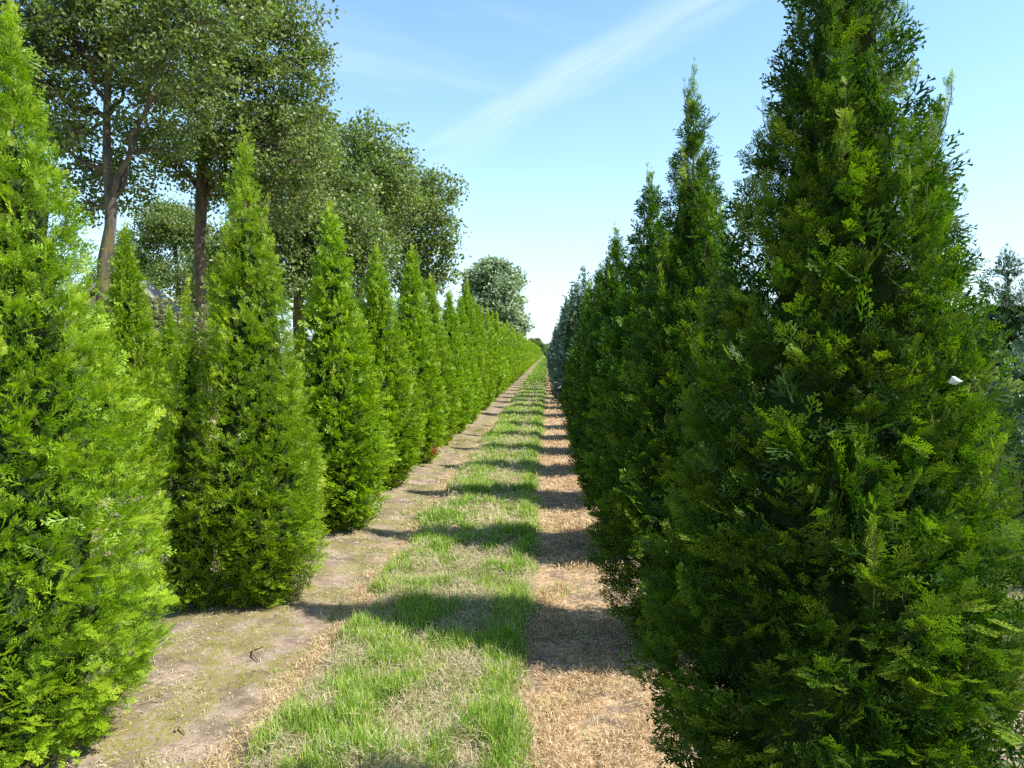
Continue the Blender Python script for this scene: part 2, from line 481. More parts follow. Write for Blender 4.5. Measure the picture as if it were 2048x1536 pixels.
def spray_template(pairs, subs, w, bend=-0.12, seed=0):
    """flat fan of scale-leaved twigs; each twig one slender triangle, about half of them blunt-ended"""
    r = random.Random(seed)
    V, T, S = [], [], []

    def z(p):
        return bend * p[0] ** 2 + 0.05 * math.sin(p[1] * 9 + seed) - 0.25 * p[1] ** 2

    def put(p0, p1, wd, s):
        k = len(V)
        if r.random() < 0.4: p0, p1 = p1, p0
        d = (p1[0] - p0[0], p1[1] - p0[1]); L_ = math.hypot(*d) + 1e-9
        n = (-d[1] / L_ * wd * 1.25, d[0] / L_ * wd * 1.25)
        a = (p0[0] + n[0], p0[1] + n[1]); b = (p0[0] - n[0], p0[1] - n[1])
        V.extend([(a[0], a[1], z(a)), (b[0], b[1], z(b)), (p1[0], p1[1], z(p1))]); T.append((k, k + 1, k + 2))
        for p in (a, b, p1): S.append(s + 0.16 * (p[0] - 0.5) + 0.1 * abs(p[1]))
    put((0, 0), (0.55, 0), w * 0.8, 0); put((0.5, 0), (1, 0), w * 0.8, 0)
    for i in range(pairs):
        t = 0.12 + 0.78 * i / max(1, pairs - 1)
        for sd in (1, -1):
            tt = t + sd * 0.03 + r.uniform(-.03, .03)
            ln = (0.50 * (1 - tt) ** 0.7 + 0.10) * r.uniform(0.7, 1.2)
            ang = radians(r.uniform(30, 52)) * sd
            p0 = (tt, 0); p1 = (tt + ln * cos(ang), ln * sin(ang))
            put(p0, p1, w, 0.0)
            if subs and ln > 0.2:
                for j in range(subs):
                    f = 0.3 + 0.45 * j / max(1, subs - 1) if subs > 1 else 0.5
                    for s2 in (1, -1):
                        l2 = ln * (0.50 - 0.25 * f) * r.uniform(0.7, 1.3)
                        a2 = ang + s2 * radians(r.uniform(30, 45))
                        q0 = (p0[0] + (p1[0] - p0[0]) * f, p0[1] + (p1[1] - p0[1]) * f)
                        put(q0, (q0[0] + l2 * cos(a2), q0[1] + l2 * sin(a2)), w * 0.85, 0.0)
    return np.array(V, dtype=np.float32), np.zeros((0, 4), int), np.array(T), np.array(S, dtype=np.float32)


SPRAY_FINE = [spray_template(6, 2, 0.022, seed=s) for s in range(5)]
SPRAY_HI = [spray_template(4, 1, 0.036, seed=s) for s in range(5)]
SPRAY_MID = [spray_template(5, 0, 0.050, seed=s + 7) for s in range(3)]
SPRAY_FILL = spray_template(4, 0, 0.055, seed=3)
SPRAY_LOW = [spray_template(3, 0, 0.085, seed=s + 9) for s in range(3)]

PROF_T = np.array([0.0, .05, .10, .16, .24, .32, .4, .5, .6, .7, .8, .88, .95, 1.0])
PROF_R = np.array([.46, .68, .85, .95, 1.0, .96, .88, .77, .62, .46, .31, .19, .085, .015])


def profile(t):
    return np.interp(t, PROF_T, PROF_R)


def cone_sample(rng, n, prof=profile):
    """heights weighted by circumference"""
    out = np.zeros(0)
    while len(out) < n:
        t = rng.random(n * 2)
        k = rng.random(n * 2) < (prof(t) * 0.92 + 0.08)
        out = np.concatenate([out, t[k]])
    return out[:n]


def bumpy(th, z, ph):
    return (1 + 0.07 * np.sin(2 * th + ph[0] + 1.5 * z) + 0.055 * np.sin(5 * th + ph[1] - 3.1 * z) + 0.05 * np.sin(3 * th + 7.3 * z + ph[2])
            + 0.035 * np.sin(9 * th + 4 * z + ph[3]) + 0.03 * np.sin(11.0 * z + 2 * th + ph[4]))


TRIS = []


def thuja_mesh(name, H, R, seed, clumps, per, tmpl, slen, mat, leaders=(), shoots=10, clump_len=0.2, zmin=0.0, fray=0.05, upright=0.0, prof=profile, lump=2.2, core=0.44, fill=5500, face=None, zlow=0.0):
    rng = np.random.default_rng(seed)
    ph = rng.random(6) * 6.28
    cones = [(0.0, 0.0, H, R)] + list(leaders)
    wts = np.array([c[2] * c[3] for c in cones]); wts = wts / wts.sum()
    P, D, T_, LN, CS = [], [], [], [], []
    for ci, (cx, cy, h, r) in enumerate(cones):
        n = int(clumps * wts[ci])
        t = cone_sample(rng, n, prof); th = rng.random(n) * 2 * pi
        z = zmin + t * (h - zmin - 0.02)
        rad = prof(t) * r * bumpy(th, z, ph)
        rad = rad + (0.030 + 0.09 * fray) * np.minimum(1, (1 - t) * 4) * lump * (vnoise((th + 0.5 * z) * 5.0 * np.maximum(prof(t), .3), z * 5.5, seed) - 0.55)
        rad = (rad - slen * 0.75 * np.clip((1 - t) * 5, 0, 1)) * (1 - np.abs(rng.normal(0, 0.07, n))) + rng.normal(0, fray * 0.35, n) * np.minimum(1, t * 4)
        rad = np.maximum(rad, 0.004)
        p = np.stack([cx + rad * np.cos(th), cy + rad * np.sin(th), z], -1)
        keep = np.ones(n, bool)
        for cj, (ax, ay, ah, ar) in enumerate(cones):
            if cj == ci: continue
            tt = np.clip((p[:, 2] - zmin) / (ah - zmin), 0, 1)
            lim = prof(tt) * ar * 0.8
            keep &= ~((np.hypot(p[:, 0] - ax, p[:, 1] - ay) < lim) & (p[:, 2] < ah))
        p, th, t = p[keep], th[keep], t[keep]
        el = np.radians(8 + 62 * t ** 1.1 - 22 * np.clip(1 - t / 0.12, 0, 1) + upright + rng.normal(0, 14, len(t)))
        el = np.clip(el, radians(-15), radians(86))
        th2 = th + rng.normal(0, 0.32, len(th))
        d = np.stack([np.cos(el) * np.cos(th2), np.cos(el) * np.sin(th2), np.sin(el)], -1)
        P.append(p); D.append(d); T_.append(t)
        LN.append(clump_len * (1 - 0.35 * t) * rng.uniform(0.75, 1.25, len(t)))
        CS.append(np.clip(0.42 + rng.normal(0, 0.08, len(t)) + 0.10 * t, 0.05, 0.95))
    P, D, T_, LN, CS = map(np.concatenate, (P, D, T_, LN, CS))
    # upright leader shoots standing out of the surface and at the tips
    stems = MB()
    sp, sd, sl, ss = [], [], [], []
    for k in range(shoots + 5 * len(cones)):
        if k < 5 * len(cones):
            c = cones[k // 5]
            zz = c[2] * (0.93 + 0.02 * (k % 5)); a = rng.random() * 6.28
            rr = prof(np.array([zz / c[2]]))[0] * c[3] * 0.5
            base = np.array([c[0] + rr * cos(a), c[1] + rr * sin(a), zz])
            if k % 5 == 0: base = np.array([c[0], c[1], c[2] * 0.9]); L_ = 0.10 * c[2] + (0.12 if k == 0 else -0.08)
            else: L_ = rng.uniform(0.10, 0.22)
            out = 0.10
        else:
            t = rng.uniform(0.3, 0.88); a = rng.random() * 6.28; zz = t * H
            rr = prof(np.array([t]))[0] * R * 0.93
            base = np.array([rr * 0.85 * cos(a), rr * 0.85 * sin(a), zz]); L_ = rng.uniform(0.15, 0.32) * (1.1 - t * 0.5)
            out = 0.30
        dr = unit(np.array([cos(a) * out, sin(a) * out, 1.0]) + rng.normal(0, 0.05, 3))
        pts = bezier(base, base + dr * L_ * 0.5 + np.array([cos(a), sin(a), 0]) * 0.03, base + dr * L_, 4)
        tube(stems, pts, [0.0020, 0.0016, 0.0012, 0.0006], 3, 0.5, cap=False)
        m_ = int(L_ / (0.009 if face is not None else 0.016))
        f = np.sort(rng.uniform(0.0, 1.0, m_))
        q = pts[0] + (pts[-1] - pts[0]) * f[:, None]
        aa = rng.random(m_) * 6.28
        dd = unit(np.stack([np.cos(aa) * 0.55, np.sin(aa) * 0.55, np.ones(m_)], -1))
        sp.append(q); sd.append(dd); sl.append(slen * (1.1 - 0.65 * f) * rng.uniform(0.55, 0.9, m_))
        ss.append(np.clip(0.62 + 0.3 * f + rng.normal(0, 0.1, m_), 0, 1.0))
    # sprays on clumps
    n = len(P)
    root = P - D * LN[:, None]
    tang = unit(np.cross(D, np.array([0, 0, 1.0]))); tang[np.isnan(tang).any(1)] = (1, 0, 0)
    up2 = np.cross(tang, D)
    phi = rng.normal(0, 1, n) * (0.45 + 0.6 * T_) + np.where(T_ > 0.6, rng.uniform(-1.2, 1.2, n), 0)
    wv = tang * np.cos(phi)[:, None] + up2 * np.sin(phi)[:, None]
    O, A, B, C, S, SH = [], [], [], [], [], []
    for k in range(per):
        f = (k + 1) / per
        f = np.clip(f + rng.normal(0, 0.04, n), 0.05, 1.0)
        side = 1 if k % 2 else -1
        ang = np.radians(rng.uniform(22, 48, n)) * (0.25 if k == per - 1 else 1.0)
        o = root + D * (LN * f)[:, None] + rng.normal(0, 0.006, (n, 3))
        a_ = D * np.cos(ang)[:, None] + side * wv * np.sin(ang)[:, None]
        a_ = unit(a_ + rng.normal(0, 0.16, (n, 3)) - np.array([0, 0, 1.0]) * (0.10 * (1 - T_))[:, None])
        bb = wv * np.cos(ang)[:, None] - side * D * np.sin(ang)[:, None] + rng.normal(0, 0.28, (n, 3))
        bb = unit(bb - a_ * np.sum(bb * a_, 1)[:, None])
        O.append(o); A.append(a_); B.append(bb); C.append(np.cross(a_, bb))
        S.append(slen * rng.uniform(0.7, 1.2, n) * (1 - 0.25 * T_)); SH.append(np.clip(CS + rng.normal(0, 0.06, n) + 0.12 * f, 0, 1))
    if sp:
        q = np.concatenate(sp); dd = np.concatenate(sd)
        bb = unit(rng.normal(0, 1, q.shape)); bb = unit(bb - dd * np.sum(bb * dd, 1)[:, None])
        O.append(q); A.append(dd); B.append(bb); C.append(np.cross(dd, bb)); S.append(np.concatenate(sl)); SH.append(np.concatenate(ss))
    O, A, B, C, S, SH = map(np.concatenate, (O, A, B, C, S, SH))
    # short inner twigs just below the surface
    FO, FA, FB, FS, FH = [], [], [], [], []
    for ci, (cx, cy, h, r) in enumerate(cones):
        nf = int(fill * wts[ci])
        t = cone_sample(rng, nf, prof); th = rng.random(nf) * 2 * pi
        z = zmin + t * (h - zmin)
        rad = prof(t) * r * bumpy(th, z, ph) * rng.uniform(0.42, 0.88, nf)
        FO.append(np.stack([cx + rad * np.cos(th), cy + rad * np.sin(th), z], -1))
        e = np.radians(rng.normal(35, 30, nf)); t2 = th + rng.normal(0, 0.9, nf)
        a_ = np.stack([np.cos(e) * np.cos(t2), np.cos(e) * np.sin(t2), np.sin(e)], -1)
        b_ = unit(rng.normal(0, 1, a_.shape)); b_ = unit(b_ - a_ * np.sum(a_ * b_, 1)[:, None])
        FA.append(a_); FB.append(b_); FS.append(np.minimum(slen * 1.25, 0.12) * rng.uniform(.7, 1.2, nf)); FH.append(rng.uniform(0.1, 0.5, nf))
    FO, FA, FB, FS, FH = map(np.concatenate, (FO, FA, FB, FS, FH))
    ok = (O[:, 2] + A[:, 2] * S) > 0.015
    O, A, B, C, S, SH = O[ok], A[ok], B[ok], C[ok], S[ok], SH[ok]
    mb = MB()
    pick = rng.integers(0, len(tmpl), len(O))
    if face is not None:
        away = (O[:, 0] * face[0] + O[:, 1] * face[1] < -0.20) | (O[:, 2] < zlow)
        drop = away & (rng.random(len(O)) < 0.65)
        pick[away] = 99; pick[drop] = 100
        tm = SPRAY_MID[1]; s_ = pick == 99
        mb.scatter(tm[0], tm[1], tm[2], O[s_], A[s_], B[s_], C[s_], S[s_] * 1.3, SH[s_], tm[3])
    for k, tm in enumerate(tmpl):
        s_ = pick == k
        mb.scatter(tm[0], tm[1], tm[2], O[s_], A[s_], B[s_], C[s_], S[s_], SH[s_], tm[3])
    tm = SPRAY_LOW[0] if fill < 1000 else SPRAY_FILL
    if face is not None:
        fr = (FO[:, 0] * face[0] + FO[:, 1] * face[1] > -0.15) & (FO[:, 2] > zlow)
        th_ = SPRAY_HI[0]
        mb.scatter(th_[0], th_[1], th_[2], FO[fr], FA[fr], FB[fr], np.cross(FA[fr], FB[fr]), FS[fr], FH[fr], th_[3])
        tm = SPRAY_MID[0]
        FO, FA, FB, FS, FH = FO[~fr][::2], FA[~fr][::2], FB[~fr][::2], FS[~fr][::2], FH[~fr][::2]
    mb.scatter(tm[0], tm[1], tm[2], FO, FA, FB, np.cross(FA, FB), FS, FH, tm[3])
    TRIS.append((name, sum(len(q) for q in mb.q) * 2 + sum(len(q) for q in mb.t)))
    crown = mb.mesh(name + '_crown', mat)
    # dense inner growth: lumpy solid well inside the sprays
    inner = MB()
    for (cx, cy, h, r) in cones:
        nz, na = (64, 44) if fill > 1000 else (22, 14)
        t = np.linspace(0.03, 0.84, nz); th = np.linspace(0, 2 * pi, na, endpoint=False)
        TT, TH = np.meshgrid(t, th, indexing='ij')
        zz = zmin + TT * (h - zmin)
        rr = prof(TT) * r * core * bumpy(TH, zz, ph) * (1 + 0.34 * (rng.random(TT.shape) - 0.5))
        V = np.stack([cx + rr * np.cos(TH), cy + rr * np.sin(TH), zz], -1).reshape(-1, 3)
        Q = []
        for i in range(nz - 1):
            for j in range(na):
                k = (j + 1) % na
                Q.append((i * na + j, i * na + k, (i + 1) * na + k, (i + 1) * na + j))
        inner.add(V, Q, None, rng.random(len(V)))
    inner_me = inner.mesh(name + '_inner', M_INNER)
    for (cx, cy, h, r) in cones[:1]:
        tube(stems, [(cx, cy, -0.05), (cx + .005, cy, 0.25), (cx, cy, h * 0.5), (cx, cy, h * 0.96)], [0.045, 0.034, 0.02, 0.004], 8, 0.4, rough=0.2, seed=seed)
    return crown, inner_me, stems.mesh(name + '_stem', M_STEM)


def place_tree(name, cat, meshes, loc, rz, sc, label, group):
    root = empty(name, loc, rz)
    root.scale = sc
    if cat == CAT and group != G_BACK and name == 'arborvitae_tree' and loc[1] > 5:
        root.rotation_euler = (LEAN.uniform(-.02, .02), LEAN.uniform(-.02, .02), rz)
    tag(root, label, cat, group)
    crown, inner, stem = meshes
    tag(link('crown', crown, root), kind='stuff')
    link('trunk', stem, root)
    if inner: link('inner_growth', inner, root)
    return root


LEAN = random.Random(2)
G_LEFT = 'arborvitae row along the left of the grass path'
G_RIGHT = 'arborvitae row along the right of the grass path'
G_BACK = 'arborvitae of the second row at left'
CAT = 'arborvitae'

# individually grown near trees
LT1 = thuja_mesh('left_a', 2.88, 0.56, 21, 1800, 7, SPRAY_FINE, 0.056, M_THUJA, [(-0.22, -0.05, 2.2, 0.22)], 10, 0.10, fill=5600, core=0.40, face=(0.58, -0.82), zlow=0.15, lump=1.1, fray=0.02)
LT2 = thuja_mesh('left_b', 2.95, 0.50, 22, 2400, 7, SPRAY_HI, 0.054, M_THUJA, [(-0.33, -0.14, 1.96, 0.29), (0.12, 0.0, 2.45, 0.42)], 8, 0.11, fill=6000, core=0.40, face=(0.38, -0.92), lump=1.3, fray=0.03)
RT1 = thuja_mesh('right_a', 3.02, 0.535, 31, 2300, 6, SPRAY_FINE, 0.066, M_THUJA_SHADED, [(0.24, -0.02, 2.16, 0.22)], 16, 0.14, fill=4800, fray=0.07, face=(-0.36, -0.93), zlow=0.45, lump=2.0)
RT2 = thuja_mesh('right_b', 2.98, 0.55, 32, 1900, 6, SPRAY_HI, 0.066, M_THUJA_SHADED, [(0.2, 0.05, 2.3, 0.24)], 14, 0.14, fill=3600, fray=0.07, face=(-0.30, -0.95), lump=1.8)
MID = [thuja_mesh('mid_%s' % c, h, r, sd, 1000, 6, SPRAY_MID, 0.080, mt, ld, 8, 0.12, fill=3500, lump=1.3, fray=0.035)
       for c, h, r, sd, mt, ld in (('a', 2.95, 0.57, 41, M_THUJA, [(0.1, 0.05, 2.25, 0.32)]),
                                   ('b', 2.9, 0.55, 42, M_THUJA, []),
                                   ('c', 3.0, 0.56, 43, M_THUJA_SHADED, [(0.15, -0.1, 2.3, 0.3)]))]
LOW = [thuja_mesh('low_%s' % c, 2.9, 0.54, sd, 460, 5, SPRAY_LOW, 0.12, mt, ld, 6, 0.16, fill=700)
       for c, sd, mt, ld in (('a', 51, M_THUJA, [(0.1, 0.05, 2.25, 0.3)]), ('b', 52, M_THUJA, []), ('c', 53, M_THUJA_SHADED, []))]

LEFT_X = -1.99
place_tree('arborvitae_tree', CAT, LT1, (LEFT_X - 0.07, 2.80, 0.02), 0.4, (1, 1, 1),
           'huge bright yellow-green arborvitae cut off by the left edge of the photo', G_LEFT)
place_tree('arborvitae_tree', CAT, LT2, (LEFT_X + 0.06, 4.70, 0.02), 0.1, (1, 1, 1),
           'arborvitae with a shorter second top on its left, next behind the huge one at left', G_LEFT)
lab_l = {2: 'third arborvitae of the left row, thin pointed top against oak leaves',
         3: 'fourth arborvitae of the left row, slim and pointed in front of the oaks',
         4: 'fifth arborvitae of the left row, with a reddish dead tuft near its foot',
         5: 'sixth arborvitae of the left row counting from the camera',
         6: 'seventh arborvitae of the left row counting from the camera',
         7: 'eighth arborvitae of the left row counting from the camera',
         8: 'ninth arborvitae of the left row, rising above its neighbours left of the round poplar',
         9: 'tenth arborvitae of the left row, just right of the taller ninth'}
for k_, w_ in enumerate(('eleventh', 'twelfth', 'thirteenth', 'fourteenth', 'fifteenth', 'sixteenth', 'seventeenth', 'eighteenth')):
    lab_l[10 + k_] = w_ + ' arborvitae of the left row counting from the camera, in the hedge-like part'
FAR_L = 'one of the far bright arborvitae that merge into a hedge left of the path'
rr = random.Random(5)
y = 6.66; k = 2
while y < 262:
    if k <= 9: ms = MID[(k * 2 + 1) % 2 if k % 3 else 1]
    else: ms = LOW[rr.randrange(2)]
    if k == 2: ms = MID[0]
    s = rr.uniform(0.96, 1.03)
    hz = {2: 0.97, 3: 0.97, 4: 1.06, 5: 0.985, 6: 0.96, 7: 0.97, 8: 1.16, 9: 1.02}.get(k, rr.uniform(0.95, 1.06))
    xx = LEFT_X + rr.uniform(-0.05, 0.05)
    if k < 24:
        place_tree('arborvitae_tree', CAT, ms, (xx, y, 0.02), rr.random() * 6.28, (s, s, hz), lab_l.get(k, FAR_L), G_LEFT)
    else:
        o = link('arborvitae_tree', ms[0]); o.location = (xx, y, 0); o.rotation_euler = (0, 0, rr.random() * 6.28); o.scale = (s, s, hz)
        tag(o, FAR_L, CAT, G_LEFT)
    y += 2.0 + rr.uniform(-0.08, 0.08); k += 1

RIGHT_X = 0.81
place_tree('arborvitae_tree', CAT, RT1, (RIGHT_X + 0.0, 2.10, 0.02), 0.0, (1, 1, 1),
           'biggest dark green arborvitae filling the right side of the photo', G_RIGHT)
place_tree('arborvitae_tree', CAT, RT2, (RIGHT_X - 0.02, 4.08, 0.02), 0.3, (1, 1, 1.0),
           'second arborvitae of the right row, with a wispy bare top against the sky', G_RIGHT)
lab_r = {2: 'third arborvitae of the right row, half hidden with yellow-green shoots near its top',
         3: 'fourth arborvitae of the right row, dark and mostly hidden',
         4: 'fifth arborvitae of the right row, dark and mostly hidden',
         5: 'sixth arborvitae of the right row, low top against the blue conifers',
         6: 'seventh arborvitae of the right row, beside the first blue conifer',
         7: 'last arborvitae of the right row, where the blue conifers start'}
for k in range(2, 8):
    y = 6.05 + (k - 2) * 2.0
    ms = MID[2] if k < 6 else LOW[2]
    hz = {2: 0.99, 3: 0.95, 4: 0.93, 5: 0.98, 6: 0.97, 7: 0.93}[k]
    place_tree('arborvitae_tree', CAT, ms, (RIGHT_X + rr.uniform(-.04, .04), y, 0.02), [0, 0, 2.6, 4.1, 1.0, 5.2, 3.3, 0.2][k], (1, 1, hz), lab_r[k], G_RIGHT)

place_tree('arborvitae_tree', CAT, MID[1], (-4.78, 8.25, 0.02), 1.2, (0.98, 0.98, 1.03),
           'slender arborvitae of the second row seen between the two nearest left trees', G_BACK)
place_tree('arborvitae_tree', CAT, MID[1], (-4.86, 9.35, 0.02), 3.9, (0.7, 0.7, 0.74),
           'short arborvitae tucked right of the slender one below the grey roof', G_BACK)

# ------------------------------------------------------------------ blue conifers further along the right row


def needle_star(n, w, seed):
    r = random.Random(seed); V, Q, S = [], [], []
    for i in range(n):
        a = r.uniform(-1, 1); b = r.uniform(-1, 1)
        d = np.array([1.0, a * 0.8, b * 0.8]); d /= np.linalg.norm(d)
        st = np.array([r.uniform(0, 0.6), 0, 0]); ln = r.uniform(0.35, 0.6)
        n_ = np.cross(d, [r.uniform(-1, 1), r.uniform(-1, 1), r.uniform(-1, 1)]); n_ /= np.linalg.norm(n_)
        k = len(V); e = st + d * ln; m = st + d * ln * 0.55
        V += [tuple(st), tuple(m - n_ * w), tuple(e), tuple(m + n_ * w)]; Q.append((k, k + 1, k + 2, k + 3)); S += [0, 0, .1, 0]
    return np.array(V, dtype=np.float32), np.array(Q), np.zeros((0, 3), int), np.array(S, dtype=np.float32)


NEEDLE = [needle_star(7, 0.08, s) for s in range(3)]
NEEDLE_FINE = [needle_star(9, 0.04, s + 20) for s in range(3)]


def prof_fir(t):
    return np.interp(t, [0, .06, .2, .35, .5, .7, .85, .95, 1], [.75, .95, 1, .95, .85, .66, .45, .24, .04])


BLUE = [thuja_mesh('blue_%s' % c, h, 0.80, sd, 420, 5, NEEDLE, 0.20, M_SPRUCE, ld, 8, 0.32, fray=0.30, upright=5, prof=prof_fir, lump=3.0, fill=900)
        for c, h, sd, ld in (('a', 4.1, 61, [(-0.30, 0.15, 3.5, 0.5), (0.35, -0.2, 3.1, 0.45)]), ('b', 3.8, 62, [(0.25, -0.25, 3.4, 0.5), (-0.3, 0.25, 2.9, 0.5)]))]
rr = random.Random(9)
blue_lab = ['first blue-grey conifer beyond the last arborvitae at right', 'second blue-grey conifer along the right of the path']
y = 19.0; k = 0
while y < 262:
    ms = BLUE[k % 2]
    s = rr.uniform(0.88, 1.05)
    lab = blue_lab[k] if k < 2 else 'one of the far blue-grey conifers lining the right of the path'
    hz = s * 0.93 * (1 if y < 60 else 0.8)
    loc = (0.95 + rr.uniform(-.08, .08), y, 0)
    if k < 14:
        place_tree('blue_conifer', 'conifer', ms, loc, rr.random() * 6.28, (s, s, hz), lab, 'blue-grey conifers right of the path')
    else:
        o = link('blue_conifer', ms[0]); o.location = loc; o.rotation_euler = (0, 0, rr.random() * 6.28); o.scale = (s, s, hz)
        tag(o, lab, 'conifer', 'blue-grey conifers right of the path')
    y += rr.uniform(2.3, 2.7); k += 1

FIRD = thuja_mesh('dark_fir', 2.75, 0.75, 71, 330, 6, NEEDLE_FINE, 0.17, M_FIR, [(0.5, 0.3, 2.4, 0.5)], 12, 0.28, fray=0.22, upright=-10, prof=prof_fir, fill=1500)
PINEB = thuja_mesh('blue_pine', 1.82, 0.72, 72, 380, 6, NEEDLE_FINE, 0.17, M_PINE, [], 10, 0.26, fray=0.12, upright=10, prof=prof_fir, fill=1500)
place_tree('dark_fir', 'conifer', FIRD, (4.75, 7.9, 0), 0.5, (1, 1, 0.92), 'dark green fir against the sky at the right edge of the photo', None)
place_tree('dark_fir', 'conifer', FIRD, (5.6, 9.9, 0), 2.5, (1.1, 1.1, 0.95), 'dark fir half hidden behind the edge of the biggest arborvitae', None).location = (5.35, 10.2, 0)
place_tree('blue_pine', 'conifer', PINEB, (3.75, 5.75, 0), 0.9, (1, 1, 1), 'pale blue-green bushy pine below the dark fir at the right edge', None)

# ------------------------------------------------------------------ broadleaf trees
LEAF = (np.array([(0, 0, 0), (.5, -.32, .05), (1, 0, -.12), (.5, .32, .05)], dtype=np.float32), np.array([(0, 1, 2, 3)]), np.zeros((0, 3), int), None)


def leaf_cloud(rng, centres, per, spread, size, flat=0.65, up=0.6, outdir=None):
    n = len(centres) * per
    O = np.repeat(centres, per, 0) + rng.normal(0, 1, (n, 3)) * np.array([spread, spread, spread * flat])
    N_ = unit(rng.normal(0, 1, (n, 3)) + np.array([0, 0, up]))
    A = unit(rng.normal(0, 1, (n, 3))); A = unit(A - N_ * np.sum(A * N_, 1)[:, None])
    B = np.cross(N_, A)
    S = size * rng.uniform(0.65, 1.25, n)
    cs = np.repeat(np.clip(rng.normal(0.45, 0.13, len(centres)), 0, 1), per)
    sh = np.clip(cs + rng.normal(0, 0.15, n), 0, 1)
    return O, A, B, N_, S, sh


def broadleaf(name, seed, trunk, trad, lobes, leaf_size, per_area, per, spread, mat, limb_r=0.10, fill=0.25, twigs=True):
    """trunk: list of points; lobes: (x,y,z,r, fork_index) with the point of the trunk its limb leaves from.
    returns (trunk mesh, [limb meshes], twig mesh, crown mesh)"""
    rng = np.random.default_rng(seed)
    tm = MB(); tube(tm, trunk, trad, 14, 0.5, rough=0.10, seed=seed)
    trunk_me = tm.mesh(name + '_trunk', M_BARK, True)
    limbs, tw = [], MB()
    C_ = []
    tr = np.asarray(trunk, float)
    for (x, y, z, r, fi) in lobes:
        c = np.array([x, y, z], float)
        s = tr[fi]
        r0 = min(limb_r * (0.45 + 0.2 * r), trad[fi] * 0.8)
        mid = s * 0.45 + c * 0.55 + np.array([0, 0, (c[2] - s[2]) * 0.08 - 0.15]) + rng.normal(0, 0.12, 3)
        pts = bezier(s, mid, c, 9); pts[1:-1] += rng.normal(0, 0.05, (7, 3))
        lm = MB(); tube(lm, pts, np.linspace(r0, r0 * 0.35, 9), 8, 0.5, rough=0.12, seed=seed)
        limbs.append(lm.mesh(name + '_limb', M_BARK, True))
        n = max(6, int(per_area * r * r))
        d = unit(rng.normal(0, 1, (n, 3)))
        rad = r * np.where(rng.random(n) < fill, rng.uniform(0.2, 0.8, n), rng.normal(0.95, 0.13, n))
        p = c + d * rad[:, None] * np.array([1, 1, 0.8])
        # not too deep inside other lobes
        C_.append(p)
        if twigs:
            for q in p[::3]:
                st = pts[rng.integers(4, 9)]
                mm = st * 0.5 + q * 0.5 + rng.normal(0, 0.12, 3) + np.array([0, 0, 0.1])
                tube(tw, bezier(st, mm, q, 5), np.linspace(r0 * 0.28, 0.008, 5), 4, 0.4, cap=False)
    C_ = np.concatenate(C_)
    O, A, B, N_, S, sh = leaf_cloud(rng, C_, per, spread, leaf_size)
    mb = MB(); mb.scatter(LEAF[0], LEAF[1], LEAF[2], O, A, B, N_, S, sh)
    crown = mb.mesh(name + '_crown', mat)
    return trunk_me, limbs, (tw.mesh(name + '_twigs', M_TWIG, True) if twigs else None), crown


def place_broadleaf(name, cat, ms, loc, rz, sc, label, group, parts=True):
    root = empty(name, loc, rz); root.scale = sc
    tag(root, label, cat, group)
    tag(link('crown', ms[3], root), kind='stuff')
    link('trunk', ms[0], root)
    if parts:
        for l in ms[1]: link('limb', l, root)
        if ms[2]: tag(link('twigs', ms[2], root), kind='stuff')
    return root


def P_(px, py, Y):
    """photo pixel at depth Y along the path -> point of the place (x, Y, z)"""
    return ((px - 1093) / 1480.0 * Y, Y, CAM_H + (705 - py) / 1480.0 * Y)


def rel(p, base):
    return (p[0] - base[0], p[1] - base[1], p[2] - base[2])


# first oak: forked trunk, nearest
Y1 = 16.0
b1 = (P_(186, 600, Y1)[0], Y1, 0.0)
tr1 = [(0.0, 0, -0.1), rel(P_(186, 600, Y1), b1), rel(P_(190, 520, Y1), b1), rel(P_(205, 450, Y1), b1), rel(P_(207, 400, Y1), b1),
       rel(P_(200, 330, Y1), b1), rel(P_(202, 230, Y1), b1), rel(P_(208, 130, Y1), b1), rel(P_(222, 20, Y1 - .2), b1), rel(P_(225, -120, Y1 - .3), b1)]
rd1 = [0.20, 0.15, 0.14, 0.12, 0.12, 0.09, 0.08, 0.07, 0.055, 0.035]


def lob(px, py, Y, r, fi, b):
    x, yy, z = rel(P_(px, py, Y), b)
    return (x, yy, z, r, fi)


OAK1 = broadleaf('oak_a', 81, tr1, rd1, [
    lob(270, 230, 16.3, 0.65, 4, b1), lob(345, 90, 16.0, 1.35, 4, b1), lob(120, 60, 16.0, 1.5, 6, b1),
    lob(60, 140, 15.6, 0.95, 6, b1), lob(30, 20, 15.5, 1.3, 7, b1),
    lob(120, 240, 15.6, 0.6, 6, b1), lob(150, 330, 17.0, 0.95, 5, b1), lob(250, -20, 16.5, 1.5, 8, b1), lob(100, -130, 16, 1.8, 8, b1),
    lob(290, -200, 16, 2.0, 9, b1), lob(230, 360, 17.8, 0.85, 4, b1), lob(330, 240, 17.2, 0.95, 4, b1), lob(250, 130, 17.5, 0.8, 6, b1),
    lob(150, 400, 17.5, 0.6, 4, b1), lob(60, 270, 18.0, 1.2, 5, b1), lob(200, 40, 18.0, 1.3, 7, b1), lob(410, 10, 16.2, 1.3, 7, b1), lob(-60, 100, 16.5, 1.6, 6, b1)],
    0.112, 50, 36, 0.145, M_OAK, 0.09, fill=0.08)
place_broadleaf('oak_tree', 'tree', OAK1, b1, 0, (1, 1, 1), 'nearest oak at upper left, its dark trunk forking in two', 'oaks behind the left row')

